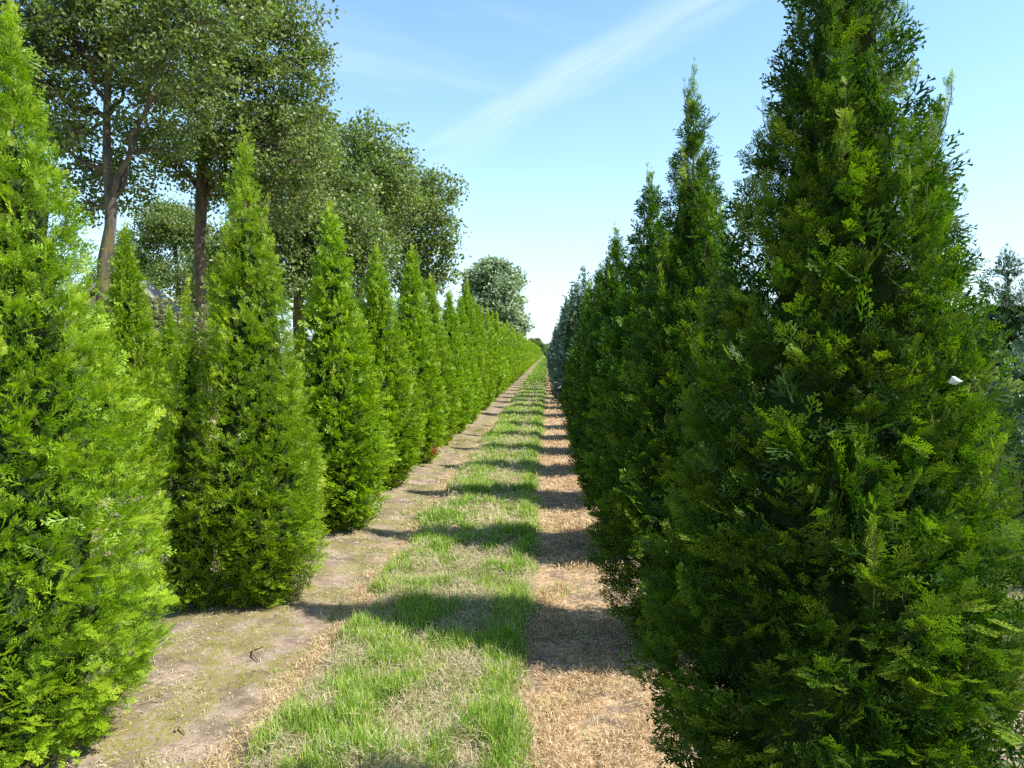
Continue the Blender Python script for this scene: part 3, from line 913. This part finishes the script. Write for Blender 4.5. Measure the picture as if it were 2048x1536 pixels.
Y2 = 20.5
b2 = (P_(393, 600, Y2)[0], Y2, 0.0)
tr2 = [(0, 0, -0.1), rel(P_(392, 600, Y2), b2), rel(P_(390, 480, Y2), b2), rel(P_(396, 380, Y2), b2), rel(P_(400, 290, Y2), b2), rel(P_(410, 180, Y2), b2),
       rel(P_(425, 40, Y2), b2), rel(P_(430, -80, Y2), b2)]
rd2 = [0.25, 0.175, 0.155, 0.16, 0.125, 0.11, 0.08, 0.05]
OAK2 = broadleaf('oak_b', 82, tr2, rd2, [
    lob(325, 320, 20.5, 0.6, 3, b2), lob(345, 300, 21, 0.9, 3, b2), lob(410, 250, 20, 1.2, 4, b2), lob(480, 200, 20.3, 1.5, 4, b2), lob(470, 330, 20.8, 1.1, 3, b2),
    lob(540, 290, 20.5, 1.5, 3, b2), lob(560, 130, 20.8, 1.45, 5, b2), lob(600, 220, 21.2, 0.9, 4, b2), lob(560, 390, 21.5, 1.2, 3, b2),
    lob(480, 60, 20.5, 1.6, 5, b2), lob(380, 130, 21, 1.3, 4, b2), lob(570, 30, 21, 1.1, 6, b2), lob(500, -60, 20.7, 1.5, 6, b2), lob(380, -20, 20, 1.6, 6, b2),
    lob(440, -150, 20.5, 1.9, 7, b2), lob(440, 380, 22.2, 0.9, 3, b2), lob(620, 130, 21.5, 0.6, 5, b2)],
    0.122, 47, 36, 0.155, M_OAK, 0.09, fill=0.08)
place_broadleaf('oak_tree', 'tree', OAK2, b2, 0, (1, 1, 1), 'second oak, its straight bare trunk left of the double-topped arborvitae', 'oaks behind the left row')

# generic oak for the ones whose trunks are hidden
tr3 = [(0, 0, -0.1), (0.05, 0, 1.5), (0, 0.05, 3.2), (0.1, 0, 4.6), (0.1, 0, 6.2), (0, 0.1, 8.0), (0, 0, 9.6)]
rd3 = [0.33, 0.25, 0.22, 0.19, 0.15, 0.1, 0.05]
rg = np.random.default_rng(5)
lobs = []
for i in range(30):
    a = rg.random() * 6.28; t = rg.random()
    zc_ = 3.2 + 7.0 * t; rm = 3.6 * math.sin(pi * min(1, 0.25 + 0.72 * t)) ** 0.7
    q_ = rm * rg.uniform(0.35, 1.0)
    lobs.append((q_ * cos(a), q_ * sin(a), zc_, rg.uniform(0.9, 1.5), min(6, 2 + int(t * 4))))
OAK3 = broadleaf('oak_c', 83, tr3, rd3, lobs, 0.17, 44, 26, 0.25, M_OAK, 0.10)
for (px, Y, s, hz, rz, lab) in (
        (590, 28, 0.9, 0.98, 0.3, 'third oak, its crown low right of the second oak and behind the third arborvitae'),):
    x = (px - 1093) / 1480 * Y
    place_broadleaf('oak_tree', 'tree', OAK3, (x, Y, 0), rz, (s, s, hz), lab, 'oaks behind the left row')
for (px, Y, s, hz, rz, lab) in (
        (340, 58, 1.25, 1.22, 1.0, 'grey-green tree far behind, between the two oak trunks'),
        (235, 62, 1.0, 0.95, 3.1, 'lower grey-green tree far behind the first oak trunk'),
        (500, 60, 1.1, 1.0, 5.0, 'grey-green tree far behind the double-topped arborvitae')):
    x = (px - 1093) / 1480 * Y
    place_broadleaf('distant_oak', 'tree', OAK3, (x, Y, 0), rz, (s, s, hz), lab, 'trees beyond the roof at left', parts=False)

Y4 = 34.0
b4 = (P_(715, 600, Y4)[0], Y4, 0.0)
OAK4 = broadleaf('oak_d', 86, tr3, rd3, [lob(a, b, c, r, f, b4) for a, b, c, r, f in (
    (745, 300, 34, 1.5, 5), (765, 345, 33.5, 1.4, 4), (700, 335, 34.5, 1.5, 5), (655, 300, 35, 1.3, 5), (650, 370, 34, 1.5, 4), (785, 400, 33.8, 1.3, 4),
    (710, 410, 33, 1.6, 4), (640, 450, 34, 1.3, 3), (750, 470, 34.5, 1.4, 3), (690, 500, 34, 1.2, 3), (800, 330, 34.5, 0.7, 5), (600, 330, 35.5, 1.2, 5))],
    0.18, 42, 26, 0.24, M_OAK, 0.09, fill=0.1)
place_broadleaf('oak_tree', 'tree', OAK4, b4, 0, (1, 1, 1), 'fourth oak, its crown topping out in the middle of the oak group', 'oaks behind the left row')
Y5 = 39.0
b5 = (P_(820, 600, Y5)[0], Y5, 0.0)
OAK5 = broadleaf('oak_e', 87, tr3, rd3, [lob(a, b, c, r, f, b5) for a, b, c, r, f in (
    (882, 375, 39, 0.95, 5), (860, 415, 38.6, 1.3, 4), (820, 390, 39.4, 1.3, 5), (885, 465, 38.7, 0.85, 4), (860, 500, 39, 1.2, 3), (815, 460, 38.5, 1.6, 4),
    (878, 555, 39.5, 0.8, 3), (840, 560, 39, 1.1, 3), (790, 540, 39, 1.3, 3), (780, 430, 39.8, 1.4, 5), (850, 360, 39.6, 0.7, 5), (900, 515, 39, 0.5, 3))],
    0.19, 40, 26, 0.25, M_OAK, 0.09, fill=0.1)
place_broadleaf('oak_tree', 'tree', OAK5, b5, 0, (1, 1, 1), 'last oak of the group, its ragged side against open sky left of the poplar', 'oaks behind the left row')

# poplar at the end of the left hedge: one dense dome
rg = np.random.default_rng(8)
pl = []
for i in range(74):
    t = rg.random(); a = rg.random() * 6.28
    zc_ = 2.5 + 9.3 * t; rm = 3.1 * math.sqrt(max(0.02, 1 - ((t - 0.35) / 0.72) ** 2))
    q_ = rm * rg.uniform(0.5, 1.0)
    pl.append((q_ * cos(a), q_ * sin(a), zc_, rg.uniform(0.9, 1.25), 2))
POP = broadleaf('poplar', 84, [(0, 0, 0), (0, 0, 2.0), (0, 0, 4), (0, 0, 9)], [.4, .3, .25, .1], pl, 0.42, 26, 18, 0.34, M_POPLAR, 0.06, 0.15, twigs=False)
place_broadleaf('poplar_tree', 'tree', POP, ((990 - 1093) / 1480 * 90, 90, 0), 0.5, (1.14, 1.14, 1.02), 'round pale grey-green poplar at the end of the left hedge', None, parts=False)

# far tree line that closes the path
rr = random.Random(3)
for i in range(15):
    px = 1062 + i * 5 + rr.uniform(-2, 2); Y = 275 + rr.uniform(-8, 25)
    s = rr.uniform(0.5, 0.68) * (1.1 if i < 3 else 0.85)
    ms = OAK3 if i % 3 else POP
    o = link('distant_tree', ms[3]); o.location = ((px - 1093) / 1480 * Y, Y, -0.6); o.rotation_euler = (0, 0, rr.random() * 6)
    o.scale = (s, s, s * rr.uniform(0.85, 1.05))
    tag(o, 'one of the small far trees closing the end of the path', 'tree', 'far tree line at the end of the path')

# ------------------------------------------------------------------ grey roofed shed behind the left row
def simple_mat(name, c1, c2, scale=5, rough=0.85, bump=0.3):
    m, nt, out = new_mat(name)
    tc = nt.nodes.new('ShaderNodeTexCoord')
    nz = nt.nodes.new('ShaderNodeTexNoise'); nz.inputs['Scale'].default_value = scale; nz.inputs['Detail'].default_value = 6
    nt.links.new(tc.outputs['Object'], nz.inputs['Vector'])
    cr = nt.nodes.new('ShaderNodeValToRGB'); cr.color_ramp.elements[0].position = 0.3; cr.color_ramp.elements[1].position = 0.7
    cr.color_ramp.elements[0].color = (*c1, 1); cr.color_ramp.elements[1].color = (*c2, 1)
    nt.links.new(nz.outputs[0], cr.inputs[0])
    p = nt.nodes.new('ShaderNodeBsdfPrincipled'); p.inputs['Roughness'].default_value = rough
    nt.links.new(cr.outputs[0], p.inputs['Base Color'])
    b = nt.nodes.new('ShaderNodeBump'); b.inputs['Strength'].default_value = bump; b.inputs['Distance'].default_value = 0.02
    nt.links.new(nz.outputs[0], b.inputs['Height']); nt.links.new(b.outputs[0], p.inputs['Normal'])
    nt.links.new(p.outputs[0], out.inputs[0])
    return m


M_ROOF = simple_mat('weathered_roof', (0.14, 0.13, 0.125), (0.23, 0.22, 0.215), 4)
M_WALL = simple_mat('shed_boards', (0.10, 0.08, 0.06), (0.17, 0.14, 0.11), 7)


def box(mb, x0, x1, y0, y1, z0, z1, sh=0.5):
    V = [(x0, y0, z0), (x1, y0, z0), (x1, y1, z0), (x0, y1, z0), (x0, y0, z1), (x1, y0, z1), (x1, y1, z1), (x0, y1, z1)]
    Q = [(0, 3, 2, 1), (4, 5, 6, 7), (0, 1, 5, 4), (1, 2, 6, 5), (2, 3, 7, 6), (3, 0, 4, 7)]
    mb.add(V, Q, None, sh)


YS = 26.0
shed = empty('shed', ((215 - 1093) / 1480 * YS, YS, 0), radians(14))
tag(shed, 'shed with a steep grey roof, seen between the left trees and the oaks', 'shed')
ridge, hw, eav, ln_s = 4.52, 3.3, 1.72, 3.0
mb = MB()
V = [(-hw + .2, 0, 0), (hw - .2, 0, 0), (hw - .2, 0, eav), (0, 0, ridge - .15), (-hw + .2, 0, eav)]
V += [(x, ln_s, z) for x, _, z in V]
mb.add(V, [(1, 6, 7, 2), (4, 9, 5, 0), (0, 1, 2, 4), (5, 9, 7, 6)], [(4, 2, 3), (9, 8, 7)])
link('wall', mb.mesh('shed_wall', M_WALL), shed)
for sd in (1, -1):
    mb = MB(); t_ = 0.16
    a = (0, -0.25, ridge); e = (sd * (hw + .3), -0.25, eav - 0.28)
    V = [a, e, (e[0], ln_s + .25, e[2]), (0, ln_s + .25, ridge)]
    V += [(x, y_, z + t_) for x, y_, z in V]
    Q = [(0, 3, 2, 1), (4, 5, 6, 7), (0, 1, 5, 4), (1, 2, 6, 5), (2, 3, 7, 6), (3, 0, 4, 7)]
    if sd < 0: Q = [q_[::-1] for q_ in Q]
    mb.add(V, Q)
    link('roof_slope', mb.mesh('shed_roof', M_ROOF), shed)

# shrubs below the roof
SHR = broadleaf('shrub', 91, [(0, 0, 0), (0, 0, .3), (0, 0, .6)], [.05, .04, .02],
                [(0, 0, 1.2, 0.8, 1), (.6, .2, .9, .7, 1), (-.6, 0, 1.0, .75, 1), (.2, -.5, .7, .6, 1), (0.1, 0, 1.8, .5, 1), (-.3, -.4, .5, .5, 1)],
                0.08, 60, 30, 0.14, leaf_mat('shrub_leaves', [(0, (0.05, 0.07, 0.025)), (.5, (0.13, 0.15, 0.05)), (1, (0.36, 0.32, 0.2))], .25), 0.05, 0.4)
for (px, Y, s, rz, lab) in ((350, 17.5, 1.12, 0.2, 'grey-green twiggy shrub right below the end of the grey roof'),
                            (300, 18.5, 1.55, 2.0, 'grey-green shrub in front of the shed behind the slender arborvitae'),
                            (400, 19.5, 1.0, 4.0, 'grey-green shrub behind the shorter top of the double arborvitae')):
    place_broadleaf('shrub', 'shrub', SHR, ((px - 1093) / 1480 * Y, Y, 0), rz, (s, s, s), lab, 'shrubs in front of the shed')

# ------------------------------------------------------------------ grass, clippings, litter
BLADE5 = (np.array([(-.5, 0, 0), (.5, 0, 0), (-.42, .10, .40), (.42, .10, .40), (-.28, .32, .74), (.28, .32, .74), (0, .62, 1.0)], dtype=np.float32),
          np.array([(0, 1, 3, 2), (2, 3, 5, 4)]), np.array([(4, 5, 6)]), np.array([-.1, -.1, 0, 0, .05, .05, .12], dtype=np.float32))
BLADE3 = (np.array([(-.5, 0, 0), (.5, 0, 0), (-.35, .15, .6), (.35, .15, .6), (0, .5, 1.0)], dtype=np.float32),
          np.array([(0, 1, 3, 2)]), np.array([(2, 3, 4)]), np.array([-.1, -.1, 0, 0, .12], dtype=np.float32))
STRAW = (np.array([(0, 0, 0), (.5, -.5, .16), (.5, .5, .16), (1, 0, 0.02)], dtype=np.float32),
         np.zeros((0, 4), int), np.array([(0, 1, 2), (2, 1, 3)]), None)


def green_density(x, y):
    l, r = strip_edges(y)
    ed = np.clip((x - l) / 0.10, 0, 1) * np.clip((r - x) / 0.05, 0, 1)
    u = (x - l) / (r - l)
    band = 0.36 * np.exp(-((u - 0.94) / 0.10) ** 2) + 0.22 * np.exp(-((u - 0.33) / 0.14) ** 2) - 0.12 * np.exp(-((u - .62) / .16) ** 2)
    n = fbm(x * 7.0, y * 5.2, 31, 3)
    return np.clip((n - 0.50 + band * 0.8) * 5.0 + 0.22, 0.05, 1) * ed


def scatter_blades(mb, rng, n, y0, y1, h, w, tmpl, tuft=0.022, per=9, xr=(GX0 - .12, GX1 + .08), dens=green_density, lean=0.35, shade=(0.45, 0.2), power=1.0):
    c = max(1, n // per)
    u = rng.random(c * 5)
    y = y0 * (y1 / y0) ** u if power == 0 else y0 + (y1 - y0) * u ** power
    x = rng.uniform(xr[0], xr[1], c * 5)
    k = rng.random(c * 5) < dens(x, y)
    x, y = x[k][:c], y[k][:c]
    c = len(x)
    lush = fbm(x * 3 + 7, y * 3, 77, 2)
    cs = np.clip(rng.normal(shade[0], shade[1], c) - 0.35 * (lush - 0.5), 0, 1)
    X = np.repeat(x, per) + rng.normal(0, tuft, c * per); Y = np.repeat(y, per) + rng.normal(0, tuft, c * per)
    Z = ground_h(X, Y)
    az = rng.random(c * per) * 2 * pi
    rad = np.stack([np.cos(az), np.sin(az), np.zeros_like(az)], -1)
    side = np.stack([-np.sin(az), np.cos(az), np.zeros_like(az)], -1)
    up = unit(np.array([0, 0, 1.0]) + rad * rng.normal(0, lean, c * per)[:, None])
    hh = h * np.repeat(rng.uniform(0.55, 1.25, c), per) * rng.uniform(0.5, 1.2, c * per) * (0.7 + 0.6 * np.repeat(lush, per))
    S = np.stack([np.full(c * per, w), hh * rng.uniform(0.2, 1.0, c * per), hh], -1)
    sh = np.clip(np.repeat(cs, per) + rng.normal(0, 0.1, c * per), 0, 1)
    mb.scatter(tmpl[0], tmpl[1], tmpl[2], np.stack([X, Y, Z - 0.003], -1), side, rad, up, S, sh, tmpl[3])


def scatter_straw(mb, rng, n, y0, y1, ln, w, xr, dens, shade=(0.5, 0.22), tilt=0.25, lift=0.012, power=1.0):
    u = rng.random(n * 4)
    y = y0 + (y1 - y0) * u ** power
    x = rng.uniform(xr[0], xr[1], n * 4)
    k = rng.random(n * 4) < dens(x, y)
    x, y = x[k][:n], y[k][:n]; n = len(x)
    az = rng.random(n) * 2 * pi
    el = np.abs(rng.normal(0, tilt, n))
    A = np.stack([np.cos(az) * np.cos(el), np.sin(az) * np.cos(el), np.sin(el)], -1)
    B = unit(np.cross(np.array([0, 0, 1.0]), A) + rng.normal(0, 0.3, (n, 3))); B = unit(B - A * np.sum(A * B, 1)[:, None])
    C = np.cross(A, B)
    S = np.stack([ln * rng.uniform(0.4, 1.3, n), w * rng.uniform(0.6, 1.3, n), ln * rng.uniform(-0.4, 1.4, n)], -1)
    z = ground_h(x, y) + np.abs(rng.normal(0, lift, n)) + 0.002
    mb.scatter(STRAW[0], STRAW[1], STRAW[2], np.stack([x, y, z], -1), A, B, C, S, np.clip(rng.normal(shade[0], shade[1], n), 0, 1))


rng = np.random.default_rng(100)
mb = MB()
scatter_blades(mb, rng, 40000, 2.5, 5.2, 0.085, 0.0036, BLADE3)
scatter_blades(mb, rng, 24000, 5.2, 9.5, 0.085, 0.006, BLADE3)
scatter_blades(mb, rng, 26000, 9.5, 22, 0.085, 0.009, BLADE3, per=8, tuft=.04)
scatter_blades(mb, rng, 15000, 22, 75, 0.085, 0.028, BLADE3, per=6, tuft=.08)
scatter_blades(mb, rng, 8000, 75, 250, 0.09, 0.07, BLADE3, per=4, tuft=.2)
tag(link('grass', mb.mesh('grass', M_GRASS)), 'strip of fresh green grass tufts running down the middle of the path', 'grass', kind='stuff')


def hay_density(x, y):
    l, r = strip_edges(y)
    ed = np.clip((x - l) / 0.16, 0, 1) * np.clip((r + 0.02 - x) / 0.05, 0, 1)
    return ed * np.clip(1.15 - green_density(x, y) * 0.75, 0.1, 1)


mb = MB()
scatter_straw(mb, rng, 44000, 2.5, 6.0, 0.065, 0.0026, (GX0 - .1, GX1 + .05), hay_density, lift=0.02, tilt=.35)
scatter_straw(mb, rng, 16000, 6.0, 14.0, 0.09, 0.006, (GX0 - .1, GX1 + .05), hay_density, lift=0.02, tilt=.35)
scatter_straw(mb, rng, 7000, 14.0, 40.0, 0.12, 0.015, (GX0 - .1, GX1 + .05), hay_density, lift=0.02, tilt=.3)
tag(link('dry_clippings', mb.mesh('dry_clippings', M_STRAW)), 'pale dry mown clippings matted between the green tufts', 'clippings', kind='stuff')


def dry_density(x, y):
    l, r = strip_edges(y)
    a = np.clip((x - r + 0.04) / 0.06, 0, 1) * np.clip((0.78 - x) / 0.3, 0.15, 1)
    b = 0.45 * np.exp(-((x - l + 0.04) / 0.07) ** 2) * (fbm(x * 3, y * 1.5, 41) > 0.45)
    n = fbm(x * 4, y * 3, 43, 3)
    return np.clip(np.maximum(a * np.clip((n - .36) * 4, 0.06, 1), b), 0, 1)


mb = MB()
scatter_straw(mb, rng, 40000, 2.5, 5.5, 0.045, 0.0030, (GX0 - .25, 0.95), dry_density, lift=0.010, tilt=.45, shade=(.5, .25))
scatter_straw(mb, rng, 16000, 5.5, 14.0, 0.06, 0.007, (GX0 - .25, 0.95), dry_density, lift=0.010, tilt=.4, shade=(.5, .25))
scatter_straw(mb, rng, 6000, 14.0, 45.0, 0.09, 0.018, (GX0 - .25, 0.95), dry_density, lift=0.010, tilt=.35)
scatter_blades(mb, rng, 9000, 2.5, 7.0, 0.05, 0.003, BLADE3, dens=dry_density, xr=(GX0 - .25, .95), shade=(.55, .2), lean=.6)
tag(link('scorched_grass', mb.mesh('scorched_grass', M_DRY)), 'orange-tan scorched dead grass right of the green strip', 'dead grass', kind='stuff')


def stray_density(x, y):
    a = np.exp(-((x - GX1 - 0.08) / 0.12) ** 2) * 0.7 + 0.10 * (x > 0) + 0.6 * np.exp(-((x - GX0 + 0.12) / 0.12) ** 2)
    return np.clip(a * (fbm(x * 6 + 5, y * 6, 91, 2) > 0.55), 0, 1)


mb = MB()
scatter_blades(mb, rng, 7000, 2.5, 8.0, 0.05, 0.0036, BLADE3, dens=stray_density, xr=(GX0 - .5, .8), shade=(.6, .2), lean=.5, per=7)
tag(link('stray_grass', mb.mesh('stray_grass', M_GRASS)), 'stray yellow-green grass tufts along both ragged edges of the strip', 'grass', kind='stuff')

# crumbs and small clods on the bare soil
mb = MB()
octa = (np.array([(1, 0, 0), (0, 1, 0), (-1, 0, 0), (0, -1, 0), (0.1, 0, 1), (0, 0.1, -1)], dtype=np.float32), np.zeros((0, 4), int),
        np.array([(0, 1, 4), (1, 2, 4), (2, 3, 4), (3, 0, 4)]), None)
n_ = 9000
cx_ = rng.uniform(-2.6, 1.2, n_ * 3); cy_ = 2.5 + 9 * rng.random(n_ * 3) ** 1.6
kk = (cx_ < GX0 + 0.02) | (cx_ > 0.1); kk &= fbm(cx_ * 4, cy_ * 4, 95) > rng.uniform(0.35, 0.75, n_ * 3)
cx_, cy_ = cx_[kk][:n_], cy_[kk][:n_]
A_ = unit(rng.normal(0, 1, (len(cx_), 3)) * (1, 1, .3)); B_ = unit(rng.normal(0, 1, (len(cx_), 3)) * (1, 1, .3)); B_ = unit(B_ - A_ * np.sum(A_ * B_, 1)[:, None])
sz = 0.003 + 0.007 * rng.random(len(cx_)) ** 3
mb.scatter(octa[0], octa[1], octa[2], np.stack([cx_, cy_, ground_h(cx_, cy_)], -1), A_, B_, np.cross(A_, B_), np.stack([sz, sz * .8, sz * .7], -1), rng.random(len(cx_)))
tag(link('soil_crumbs', mb.mesh('soil_crumbs', leaf_mat('soil_crumb', [(0, (0.10, 0.07, 0.05)), (.6, (0.24, 0.18, 0.13)), (1, (0.42, 0.36, 0.28))], 0.0, .9, .1))),
    'small crumbs and grit of dry soil on the bare ground', 'soil crumbs', kind='stuff')


def litter_density(x, y):
    a = np.clip((GX0 + 0.02 - x) / 0.1, 0, 1) * np.clip((x + 2.6) / 0.3, 0, 1)
    b = np.clip((x - 0.15) / 0.3, 0, 1)
    return np.clip((a + b) * np.clip((fbm(x * 4, y * 4, 51) - 0.35) * 3, 0.1, 1), 0, 1)


mb = MB()
scatter_straw(mb, rng, 7000, 2.5, 6.0, 0.055, 0.0026, (-2.6, 1.2), litter_density, lift=0.004, tilt=.12, shade=(.55, .3))
scatter_straw(mb, rng, 5000, 6.0, 14.0, 0.06, 0.006, (-2.6, 1.2), litter_density, lift=0.004, tilt=.12, shade=(.55, .3))
tag(link('straw_litter', mb.mesh('straw_litter', M_STRAW)), 'thin scatter of broken dry stalks on the bare soil', 'litter', kind='stuff')


def moss_density(x, y):
    a = np.clip((-1.12 - x) / 0.12, 0, 1) * np.clip((x + 2.0) / 0.25, 0, 1)
    return a * np.clip((fbm(x * 3.0, y * 2.4, 61, 3) - 0.46) * 8, 0, 1)


mb = MB()
scatter_blades(mb, rng, 14000, 2.5, 7.0, 0.011, 0.004, BLADE3, tuft=.02, per=12, xr=(-2.1, -1.0), dens=moss_density, lean=.6, shade=(.5, .25))
scatter_blades(mb, rng, 6000, 7.0, 16.0, 0.014, 0.014, BLADE3, tuft=.04, per=10, xr=(-2.1, -1.0), dens=moss_density, lean=.6, shade=(.5, .25))
tag(link('moss', mb.mesh('moss', M_MOSS)), 'olive moss patches on the soil beside the left row', 'moss', kind='stuff')


def ground_pt(px, py):
    Y = CAM_H * 1480 / (py - 705)
    return np.array([(px - 1093) / 1480 * Y, Y, 0.0])


# curved twig on the bare soil
p0, p1, p2 = ground_pt(482, 1322), ground_pt(478, 1345), ground_pt(505, 1352)
for nm, pts, lab in (
        ('twig', [ground_pt(508, 1318), ground_pt(488, 1330), ground_pt(487, 1340), ground_pt(498, 1350)], 'small curved brown twig on the bare soil left of the grass'),
        ('twig', [ground_pt(318, 1512), ground_pt(330, 1506), ground_pt(340, 1515)], 'short dark twig on the soil at the bottom left, by the huge arborvitae')):
    mb = MB(); pts = np.array(pts)
    pts[:, 2] = ground_h(pts[:, 0], pts[:, 1]) + 0.008
    pts[1:-1, 2] += 0.012
    tube(mb, pts, np.linspace(0.007, 0.003, len(pts)), 6, .4)
    o = link(nm, mb.mesh('twig', M_STEM, True)); tag(o, lab, 'twig')

# reddish dead tuft in the fifth left tree
mb = MB(); r5 = np.random.default_rng(3)
n = 60
A = unit(r5.normal(0, 1, (n, 3)) + np.array([1.0, -0.8, -0.2])); B = unit(r5.normal(0, 1, (n, 3))); B = unit(B - A * np.sum(A * B, 1)[:, None])
mb.scatter(SPRAY_MID[0][0], SPRAY_MID[0][1], SPRAY_MID[0][2], r5.normal(0, 0.025, (n, 3)), A, B, np.cross(A, B), r5.uniform(.03, .06, n), r5.random(n), SPRAY_MID[0][3])
o = link('dead_spray', mb.mesh('dead_spray', M_RUST)); o.location = (-1.60, 10.32, 0.27)
tag(o, 'reddish brown dead spray caught low in the fifth tree of the left row', 'dead foliage')

# white scrap on the biggest tree
M_SCRAP = simple_mat('white_scrap', (0.22, 0.27, 0.24), (0.42, 0.46, 0.43), 60)
mb = MB()
mb.add([(0, 0, 0), (.03, .005, .004), (.045, -.004, .022), (.022, .008, .030), (.002, -.003, .024), (.022, -.012, .014)], None,
       [(0, 1, 5), (1, 2, 5), (2, 3, 5), (3, 4, 5), (4, 0, 5)])
o = link('white_scrap', mb.mesh('white_scrap', M_SCRAP)); o.location = (0.878, 1.66, 1.583); o.rotation_euler = (0, radians(20), 0.2); o.scale = (.7, .7, .7)
tag(o, 'small crumpled white scrap caught on the right side of the biggest arborvitae', 'scrap')
